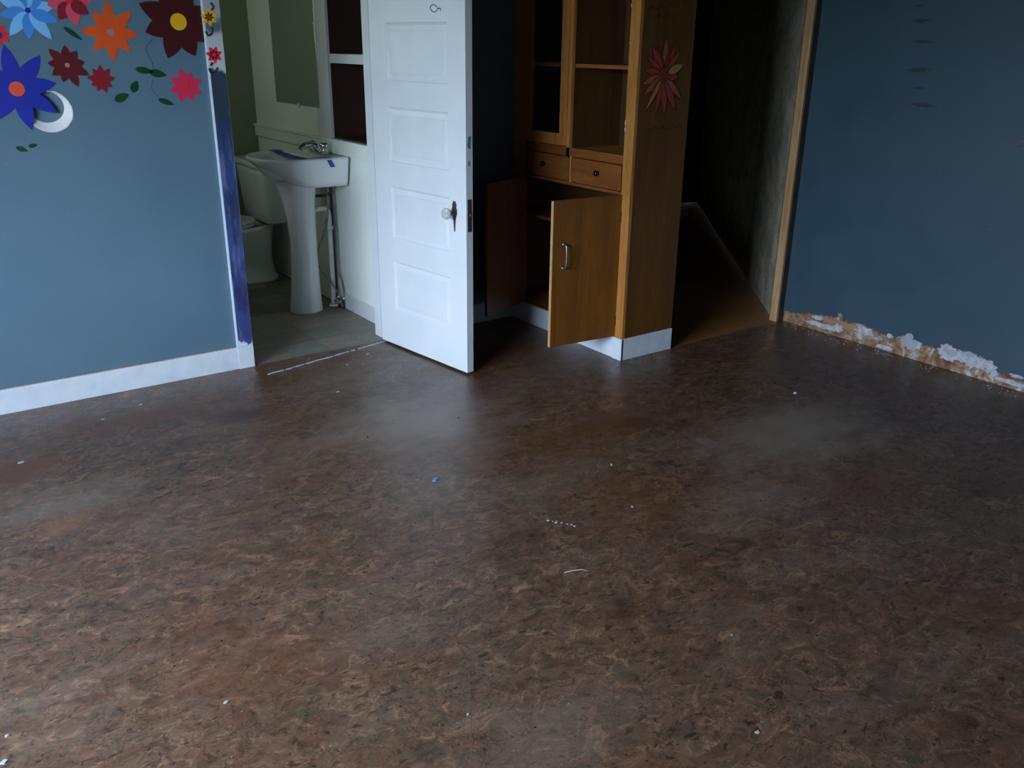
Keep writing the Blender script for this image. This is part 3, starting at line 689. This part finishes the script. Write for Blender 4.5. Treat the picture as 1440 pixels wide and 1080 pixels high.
box(bm, FX-.022, FX+.022, SY-.085, SY+.085, .907, .922, bev=.005)
fau = obj('faucet', bm, CHROME, snk)
bm = bmesh.new(); tube(bm, smooth_path([(FX, SY, .918), (FX-.01, SY, .945), (FX-.045, SY, .958), (FX-.09, SY, .952), (FX-.115, SY, .935)], 5), [.017]*16+[.014]*5, 12); obj('spout', bm, CHROME, fau)
for s_ in (-1, 1):
    bm = bmesh.new(); lathe(bm, [(.018, 0), (.018, .012), (.013, .018), (.022, .026), (.026, .040), (.019, .050), (.002, .053)], (FX, SY+s_*.07, .920), (0, 0, 1), 14)
    tube(bm, [(FX, SY+s_*.07, .95), (FX+.01, SY+s_*.095, .955)], .005, 8); obj('tap_handle', bm, CHROME, fau)
# plumbing under the sink
pp = empty('sink_plumbing', (2.17, SY, 0), label='white drain pipe, hoses and valves behind the sink pedestal', cat='plumbing')
bm = bmesh.new(); tube(bm, smooth_path([(2.02, SY, .575), (2.10, SY, .590), (2.145, SY, .59), (2.165, SY, .565), (2.168, SY, .50), (2.168, SY, .3), (2.166, SY, .008)], 6), .0155, 12)
obj('drain_pipe', bm, PVC, pp)
bm = bmesh.new(); lathe(bm, [(.0225, -.012), (.0235, 0), (.0225, .012)], (2.168, SY, .478), (0, 0, 1), 12); obj('pipe_collar', bm, PVC, pp); bm = bmesh.new(); lathe(bm, [(.03, 0), (.03, .006), (.02, .012)], (2.166, SY, .002), (0, 0, 1), 16); obj('pipe_collar', bm, PVC, pp)
bm = bmesh.new(); tube(bm, [(2.20, SY+.03, .745), (2.20, SY+.03, .02)], .008, 8); tube(bm, [(2.185, SY-.03, .69), (2.16, SY+.03, .66), (2.10, SY+.06, .66)], .009, 8); obj('supply_pipe', bm, COPPER, pp)
for q_ in ([(2.155, SY-.02, .73), (2.15, SY-.03, .6), (2.12, SY-.02, .45), (2.09, SY, .36), (2.085, SY+.0, .26), (2.13, SY-.03, .17), (2.17, SY-.05, .10), (2.17, SY-.05, .06)],
           [(2.19, SY-.02, .73), (2.195, SY-.03, .5), (2.19, SY-.03, .25), (2.20, SY-.06, .15), (2.195, SY-.09, .07)]):
    bm = bmesh.new(); tube(bm, smooth_path(q_, 5), .0048, 8); obj('hose', bm, HOSE, pp)
for y_ in (SY-.05, SY-.09):
    bm = bmesh.new(); lathe(bm, [(.008, 0), (.008, .05), (.012, .052), (.012, .07), (.007, .075)], (2.178 if y_ > SY-.06 else 2.192, y_, .0), (0, 0, 1), 12); tube(bm, [(2.18, y_, .045), (2.15, y_-.005, .045)], [.006, .011], 10); obj('valve', bm, CHROME, pp, label='small chrome shut-off valve')
# tape
def ribbon(path, wdir, w_, th=.0006):
    bm = bmesh.new(); wd = Vector(wdir)*w_/2; up_ = Vector((0, 0, th))
    rs = []
    for p in path: p = Vector(p); rs.append([p-wd, p+wd, p+wd+up_, p-wd+up_])
    loft(bm, rs); 
    for f in bm.faces: f.smooth = False
    return bm
tp = obj('masking_tape', ribbon([(1.960, 5.118, .911), (1.968, 5.075, .909), (1.975, 5.03, .899), (1.99, 4.92, .892), (2.005, 4.80, .890), (2.015, 4.70, .893), (2.02, 4.665, .903)], (1, 0, 0), .06), TAPE, label='strip of blue masking tape stretched across the sink basin', cat='tape')
tp2 = obj('masking_tape', ribbon([(2.06, 4.665, .9095), (2.067, 4.61, .9095), (2.071, 4.592, .898), (2.088, 4.589, .862)], (1, 0, 0), .026), TAPE, label='short end of blue masking tape hanging over the near side of the sink', cat='tape')

# ------------------------------------------------------------------ toilet
TY = 5.745
tl = empty('toilet', (1.95, TY, 0), label='white toilet standing in the gloom behind the sink', cat='toilet')
def rrect(x0, x1, y0, y1, z, r, n=5):
    out = []
    for cx_, cy_, a0 in ((x1-r, y1-r, 0), (x0+r, y1-r, 90), (x0+r, y0+r, 180), (x1-r, y0+r, 270)):
        for k in range(n+1):
            a = math.radians(a0+90*k/n); out.append((cx_+r*math.cos(a), cy_+r*math.sin(a), z))
    return out
bm = bmesh.new(); loft(bm, [rrect(2.055, 2.19, TY-.20, TY+.20, .395, .03), rrect(2.04, 2.195, TY-.215, TY+.215, .41, .035), rrect(2.02, 2.197, TY-.235, TY+.235, .70, .04), rrect(2.015, 2.197, TY-.237, TY+.237, .745, .04)])
obj('tank', bm, PORC, tl)
bm = bmesh.new(); loft(bm, [rrect(2.005, 2.198, TY-.247, TY+.247, .747, .04), rrect(2.0, 2.198, TY-.252, TY+.252, .755, .042), rrect(2.002, 2.198, TY-.25, TY+.25, .775, .042), rrect(2.012, 2.195, TY-.24, TY+.24, .785, .04)])
obj('tank_lid', bm, PORC, tl)
def egg(x0, x1, hw, z, N=32):
    cx_ = x1-(x1-x0)*.42; out = []
    for k in range(N):
        a = 2*math.pi*k/N; c = math.cos(a); out.append((cx_+(c*(x1-cx_) if c > 0 else c*(cx_-x0)), TY+hw*math.sin(a), z))
    return out
bm = bmesh.new(); loft(bm, [egg(1.78, 2.16, .135, 0), egg(1.78, 2.16, .135, .02), egg(1.80, 2.14, .115, .05), egg(1.80, 2.13, .105, .13), egg(1.74, 2.13, .125, .2), egg(1.64, 2.14, .16, .29), egg(1.58, 2.15, .185, .35), egg(1.57, 2.15, .19, .375), egg(1.60, 2.12, .16, .378), egg(1.66, 2.06, .12, .30)])
obj('bowl', bm, PORC, tl)
bm = bmesh.new(); loft(bm, [egg(1.565, 2.02, .19, .379), egg(1.56, 2.025, .195, .387), egg(1.565, 2.02, .19, .398)]); obj('seat', bm, PORC, tl)
bm = bmesh.new(); loft(bm, [egg(1.57, 2.03, .186, .399), egg(1.565, 2.035, .19, .407), egg(1.58, 2.02, .175, .418)]); obj('seat_lid', bm, PORC, tl)

# ------------------------------------------------------------------ flower decals on the left wall
def zz(u, v): return on_plane(u/4.2353, v/4.2353, 1, YL)           # point on the wall
PXM = 1/322.0
def fm(name, r, g, b): return Mat(name, srgb(r, g, b), .5).m
def flower(u, v, radius, n, cols, center=None, rc=.012, rot=0, width=.3, inner=.1, label='', jag=.12, seed=0):
    c = zz(u, v); c2 = (c.x, c.z); rn = random.Random(seed)
    bm = bmesh.new()
    flat(bm, [(c2[0]+radius*.42*math.cos(2*math.pi*k/20), c2[1]+radius*.42*math.sin(2*math.pi*k/20)) for k in range(20)], YL, 0, .0008)
    pets_ = []
    for i in range(n):
        a = rot+2*math.pi*i/n+rn.uniform(-.06, .06); rr_ = radius*(1+rn.uniform(-jag, jag))
        flat(bm, petal_pts(c2, a, radius*.05, rr_, radius*width), YL, i % len(cols), .0010+.00013*i)
    o = obj('flower_decal', bm, cols, label=label, cat='wall decal', group='flower decals on the blue wall')
    o['_o'] = (0, 0, 0)
    if center is not None:
        bm = bmesh.new(); flat(bm, [(c2[0]+rc*math.cos(2*math.pi*k/20), c2[1]+rc*math.sin(2*math.pi*k/20)) for k in range(20)], YL-.0024, 0, .0008)
        obj('flower_center', bm, center, o)
    return o
mar = fm('maroon_decal', 66, 10, 16); yel = fm('yellow_decal', 236, 180, 20); ora = fm('orange_decal', 226, 84, 28); nav = fm('royal_blue_decal', 30, 44, 158)
dred = fm('dark_red_decal', 92, 16, 26); crim = fm('crimson_decal', 138, 26, 44); pink = fm('hot_pink_decal', 214, 44, 82); red = fm('red_decal', 226, 40, 52)
lb1 = fm('sky_blue_decal', 128, 190, 246); lb2 = fm('mid_blue_decal', 66, 140, 224); gr = fm('grey_lilac_decal', 176, 120, 120); ro = fm('rose_decal', 222, 76, 104); grn = fm('dark_green_decal', 16, 62, 30)
flower(1062, 130, .158, 8, [mar], yel, .034, math.radians(20), .27, label='largest maroon flower decal with a yellow centre, at the wall edge', jag=.08, seed=1)
flower(660, 192, .108, 8, [ora], gr, .015, math.radians(86), .21, label='orange flower decal in the upper row', seed=2)
flower(100, 530, .160, 8, [nav], fm('orange_red_decal', 224, 84, 60), .028, math.radians(52), .19, label='royal blue flower decal with a red centre, over the dent', seed=3)
flower(400, 388, .078, 9, [dred], gr, .009, .2, .24, label='dark red flower decal beside the blue one', seed=4, jag=.15)
flower(603, 475, .052, 9, [crim], None, 0, .1, .25, label='smallest crimson flower decal of the row', seed=5, jag=.15)
flower(1108, 512, .068, 8, [pink], red, .016, .3, .27, label='hot pink flower decal below the maroon one', seed=6)
flower(165, 62, .112, 10, [lb1, lb2], nav, .010, .25, .2, label='sky blue flower decal at the top left', seed=7)
flower(412, 5, .085, 8, [ro, crim], red, .012, .2, .3, label='rose flower decal at the top edge', seed=8)
flower(-8, 210, .04, 7, [red], nav, .012, .2, .3, label='small red flower decal at the left edge of the picture', seed=9)
def leaf(u, v, ln, wd, ang, label):
    c = zz(u, v); bm = bmesh.new(); a = math.radians(ang)
    pts = petal_pts((c.x-ln/2*math.cos(a), c.z-ln/2*math.sin(a)), a, 0, ln, wd, 9)
    flat(bm, pts, YL, 0, .001)
    return obj('leaf_decal', bm, grn, label=label, cat='wall decal', group='leaf decals on the blue wall')
leaf(435, 200, .082, .010, -38, 'thin dark green leaf decal left of the orange flower')
leaf(860, 420, .075, .014, -10, 'left half of the long green leaf decal pair under the maroon flower')
leaf(940, 438, .072, .016, -12, 'right half of the long green leaf decal pair under the maroon flower')
leaf(803, 515, .052, .017, 62, 'upright round green leaf decal above the lone low leaf')
leaf(725, 580, .066, .017, 22, 'round green leaf decal lowest right of the crimson flower')
leaf(990, 607, .070, .012, -20, 'curved green leaf decal just below left of the hot pink flower')
leaf(130, 888, .045, .010, -22, 'left leaf of the lowest small pair below the dent')
leaf(197, 867, .036, .008, 8, 'right leaf of the lowest small pair below the dent')
bm = bmesh.new()
for path in ([(905, 238), (870, 280), (880, 330), (905, 370), (912, 405)], [(915, 465), (902, 500), (905, 530), (940, 575)]):
    tube(bm, smooth_path([zz(*p)-Vector((0, .0004, 0)) for p in path], 4), .0014, 5)
obj('stem_decal', bm, fm('slate_tendril', 70, 92, 112), label='thin slate coloured curling stems under the maroon flower', cat='wall decal')
# flowers painted on the casing
def cflower(px, py, r, cols, cen, n=7):
    p = on_plane(px, py, 1, YL-.02); c2 = (p.x, p.z); bm = bmesh.new()
    for i in range(n): flat(bm, petal_pts(c2, 2*math.pi*i/n+.3, 0, r, r*.27), YL-.02, 0, .0006)
    flat(bm, [(c2[0]+r*.28*math.cos(k*.8), c2[1]+r*.28*math.sin(k*.8)) for k in range(8)], YL-.02, 1, .0010)
    return obj('painted_flower', bm, [cols, cen], cas)
cflower(294, 24, .036, yel, fm('brown_red', 150, 60, 20))['label'] = 'yellow painted flower'
cflower(301, 77, .036, red, pink)['label'] = 'red painted flower'
bm = bmesh.new()
for path in ([(289, 44), (293, 50), (298, 46), (297, 38)], [(294, 96), (297, 103), (303, 100), (306, 95)], [(296, 4), (300, 10), (297, 14)], [(296, 92), (299, 88)]):
    tube(bm, smooth_path([on_plane(*p, 1, YL-.0206) for p in path], 3), .0045, 5)
obj('painted_vine', bm, fm('dark_vine', 40, 46, 36), cas, label='dark painted vine', kind='stuff')

# ------------------------------------------------------------------ bits on the floor
CHIP = painted('white_paint_chip', srgb(150, 156, 162), srgb(176, 182, 188), .6)
BCH = painted('blue_paint_chip', srgb(70, 124, 148), srgb(90, 146, 166), .6)
DUSTC = painted('grey_grit', srgb(120, 116, 110), srgb(160, 156, 150), .8)
BRN = painted('brown_crumb', srgb(54, 36, 26), srgb(72, 50, 38), .8)
def chip(name, px, py, rx, ry, mat, label, cat, h=.003, rot=0, group=None, parent=None, z=0):
    p = on_plane(px, py, 2, 0); bm = bmesh.new(); n = 9
    t = []; b = []
    for k in range(n):
        a = 2*math.pi*k/n; f = random.uniform(.7, 1.15); x = rx*f*math.cos(a); y = ry*f*math.sin(a)
        X_ = p.x+x*math.cos(rot)-y*math.sin(rot); Y_ = p.y+x*math.sin(rot)+y*math.cos(rot)
        b.append((X_, Y_, .0002)); t.append((p.x+(X_-p.x)*.8, p.y+(Y_-p.y)*.8, h*random.uniform(.6, 1.1)))
    loft(bm, [b, t])
    for f in bm.faces: f.smooth = False
    return obj(name, bm, mat, label=label, cat=cat, group=group)
chip('paint_chip', 612, 676, .012, .009, BCH, 'blue paint chip lying alone in the middle of the floor', 'paint chip', .012)
chip('paint_chip', 30, 650, .017, .010, CHIP, 'pale oval paint flake near the left edge of the floor', 'paint chip', .002, .4)
chip('paint_chip', 318, 988, .007, .005, CHIP, 'white paint chip in the left foreground', 'paint chip', .003)
chip('paint_chip', 10, 1035, .006, .005, CHIP, 'white paint chip in the bottom left corner, upper of two', 'paint chip', .003)
chip('paint_chip', 5, 1072, .010, .008, CHIP, 'pale paint chip in the bottom left corner, lower of two', 'paint chip', .003)
chip('paint_chip', 860, 654, .005, .004, CHIP, 'small bright chip right of the blue chip', 'paint chip', .006)
chip('paint_chip', 198, 569, .012, .006, CHIP, 'small white flake near the left baseboard', 'paint chip', .002, .5)
chip('paint_chip', 145, 590, .008, .005, CHIP, 'small white flake farther left below the baseboard', 'paint chip', .003, .5)
chip('paint_chip', 488, 513, .014, .006, CHIP, 'larger white flake in front of the bathroom doorway', 'paint chip', .002, .7)
chip('paint_chip', 517, 498, .016, .007, CHIP, 'white flake beside the paint line near the door hinge', 'paint chip', .002, .7)
chip('paint_chip', 475, 551, .010, .006, CHIP, 'white flake farther out from the bathroom doorway', 'paint chip', .002)
chip('paint_chip', 869, 515, .012, .008, BCH, 'blue chip at the foot of the cabinet corner', 'paint chip', .008)
chip('paint_chip', 863, 522, .008, .006, BCH, 'smaller blue chip just in front of the cabinet corner', 'paint chip', .006)
chip('paint_chip', 1118, 553, .010, .008, CHIP, 'grey crumb on the floor by the right wall', 'paint chip', .006)
chip('paint_chip', 1065, 1030, .007, .005, CHIP, 'pale crumb in the right foreground', 'paint chip', .003)
chip('paint_chip', 658, 1005, .004, .003, CHIP, 'tiny white chip at the bottom middle', 'paint chip', .003)
chip('paint_chip', 889, 713, .006, .004, CHIP, 'tiny white chip right of the dotted paint drips', 'paint chip', .003)
chip('paint_chip', 1029, 893, .004, .003, CHIP, 'tiny white chip in the right middle foreground', 'paint chip', .002)
# splinter
bm = bmesh.new(); a = on_plane(793, 806, 2, 0); b = on_plane(818, 802, 2, 0); c = on_plane(828, 804, 2, 0)
tube(bm, [a+Vector((0, 0, .002)), a.lerp(b, .5)+Vector((0, 0, .004)), b+Vector((0, 0, .003)), c+Vector((0, 0, .002))], [.001, .0022, .0022, .001], 6)
obj('wood_splinter', bm, painted('pale_splinter', srgb(150, 140, 128), srgb(176, 164, 150), .7), label='pale thin splinter lying on the floor in the foreground', cat='splinter')
# dotted drips
bm = bmesh.new()
for px, py, r in [(771, 732, .006), (777, 733, .003), (782, 735, .006), (783, 733, .004), (790, 735, .0045), (798, 737, .004), (804, 738, .005), (808, 740, .0055)]:
    p = on_plane(px, py, 2, 0); vs = [(p.x+r*math.cos(k*.785), p.y+r*math.sin(k*.785), .0001) for k in range(8)]; ts = [(p.x+r*.6*math.cos(k*.785), p.y+r*.6*math.sin(k*.785), .0012) for k in range(8)]; loft(bm, [vs, ts])
obj('paint_drips', bm, CHIP, label='short dotted row of white paint drips on the middle of the floor', cat='paint drips', kind='stuff')
# white paint line along the threshold
bm = bmesh.new()
P0 = on_plane(376, 527, 2, 0); P1 = on_plane(545, 479, 2, 0)
rn = random.Random(11); t = 0
while t < 1:
    ln = rn.uniform(.05, .22) if t < .45 else rn.uniform(.02, .1); e_ = min(1, t+ln)
    n = 10; L_ = []; R_ = []
    for k in range(n):
        s = t+(e_-t)*k/(n-1); p = P0.lerp(P1, s); wv = .006*rn.uniform(.4, 1.2)*(.3 if k in (0, n-1) else 1)
        off = .006*noise.noise(Vector((s*9, 0, 0)))
        L_.append((p.x, p.y+off+wv, .0002)); R_.append((p.x, p.y+off-wv, .0002))
    top = [(x, y, .002) for x, y, z in L_]; tr = [(x, y, .002) for x, y, z in R_]
    loft(bm, [[a for a in L_], top, tr, R_], False, False, closed=False)
    t = e_+rn.uniform(.0, .03)
obj('paint_line', bm, painted('pale_blue_white_paint_line', srgb(170, 190, 206), srgb(205, 214, 222), .5), label='broken white paint line across the floor before the bathroom threshold', cat='paint line', kind='stuff')
# grit: many tiny bits
def grit(seed, n, region, mat, name, label, smin, smax):
    bm = bmesh.new(); rn = random.Random(seed)
    for _ in range(n):
        x, y = region(rn); r = rn.uniform(smin, smax); a0 = rn.uniform(0, 6)
        vs = [(x+r*rn.uniform(.6, 1.2)*math.cos(a0+k*1.2566), y+r*rn.uniform(.5, 1)*math.sin(a0+k*1.2566), .0001) for k in range(5)]
        ts = [(x+(a-x)*.5, y+(b-y)*.5, r*.7) for a, b, _z in vs]; loft(bm, [vs, ts])
        for f in bm.faces: f.smooth = False
    return obj(name, bm, mat, label=label, cat='debris', kind='stuff')
grit(1, 130, lambda r: (r.uniform(0, 4.1), r.uniform(.9, 3.05)), DUSTC, 'floor_grit', 'scattered tiny pale grit over the vinyl floor', .001, .0026)
grit(2, 200, lambda r: (r.uniform(0, 4.1), r.uniform(.9, 3.05)), BRN, 'floor_crumbs', 'scattered tiny dark crumbs over the vinyl floor', .0015, .0045)
grit(3, 70, lambda r: (r.uniform(.2, 2.1), 4.07-abs(r.gauss(0, .12))), CHIP, 'floor_grit', 'pale flecks along the left baseboard and the bathroom threshold', .001, .003)
grit(4, 140, lambda r: (4.21-abs(r.gauss(0, .05)), r.uniform(1.2, 3.1)), CHIP, 'floor_grit', 'plaster crumbs along the foot of the torn right wall', .0015, .005)
grit(5, 90, lambda r: (r.uniform(3.0, 4.15), 3.11-abs(r.gauss(0, .05))), BRN, 'floor_crumbs', 'dark crumbs along the passage threshold', .002, .005)
strip_prop()
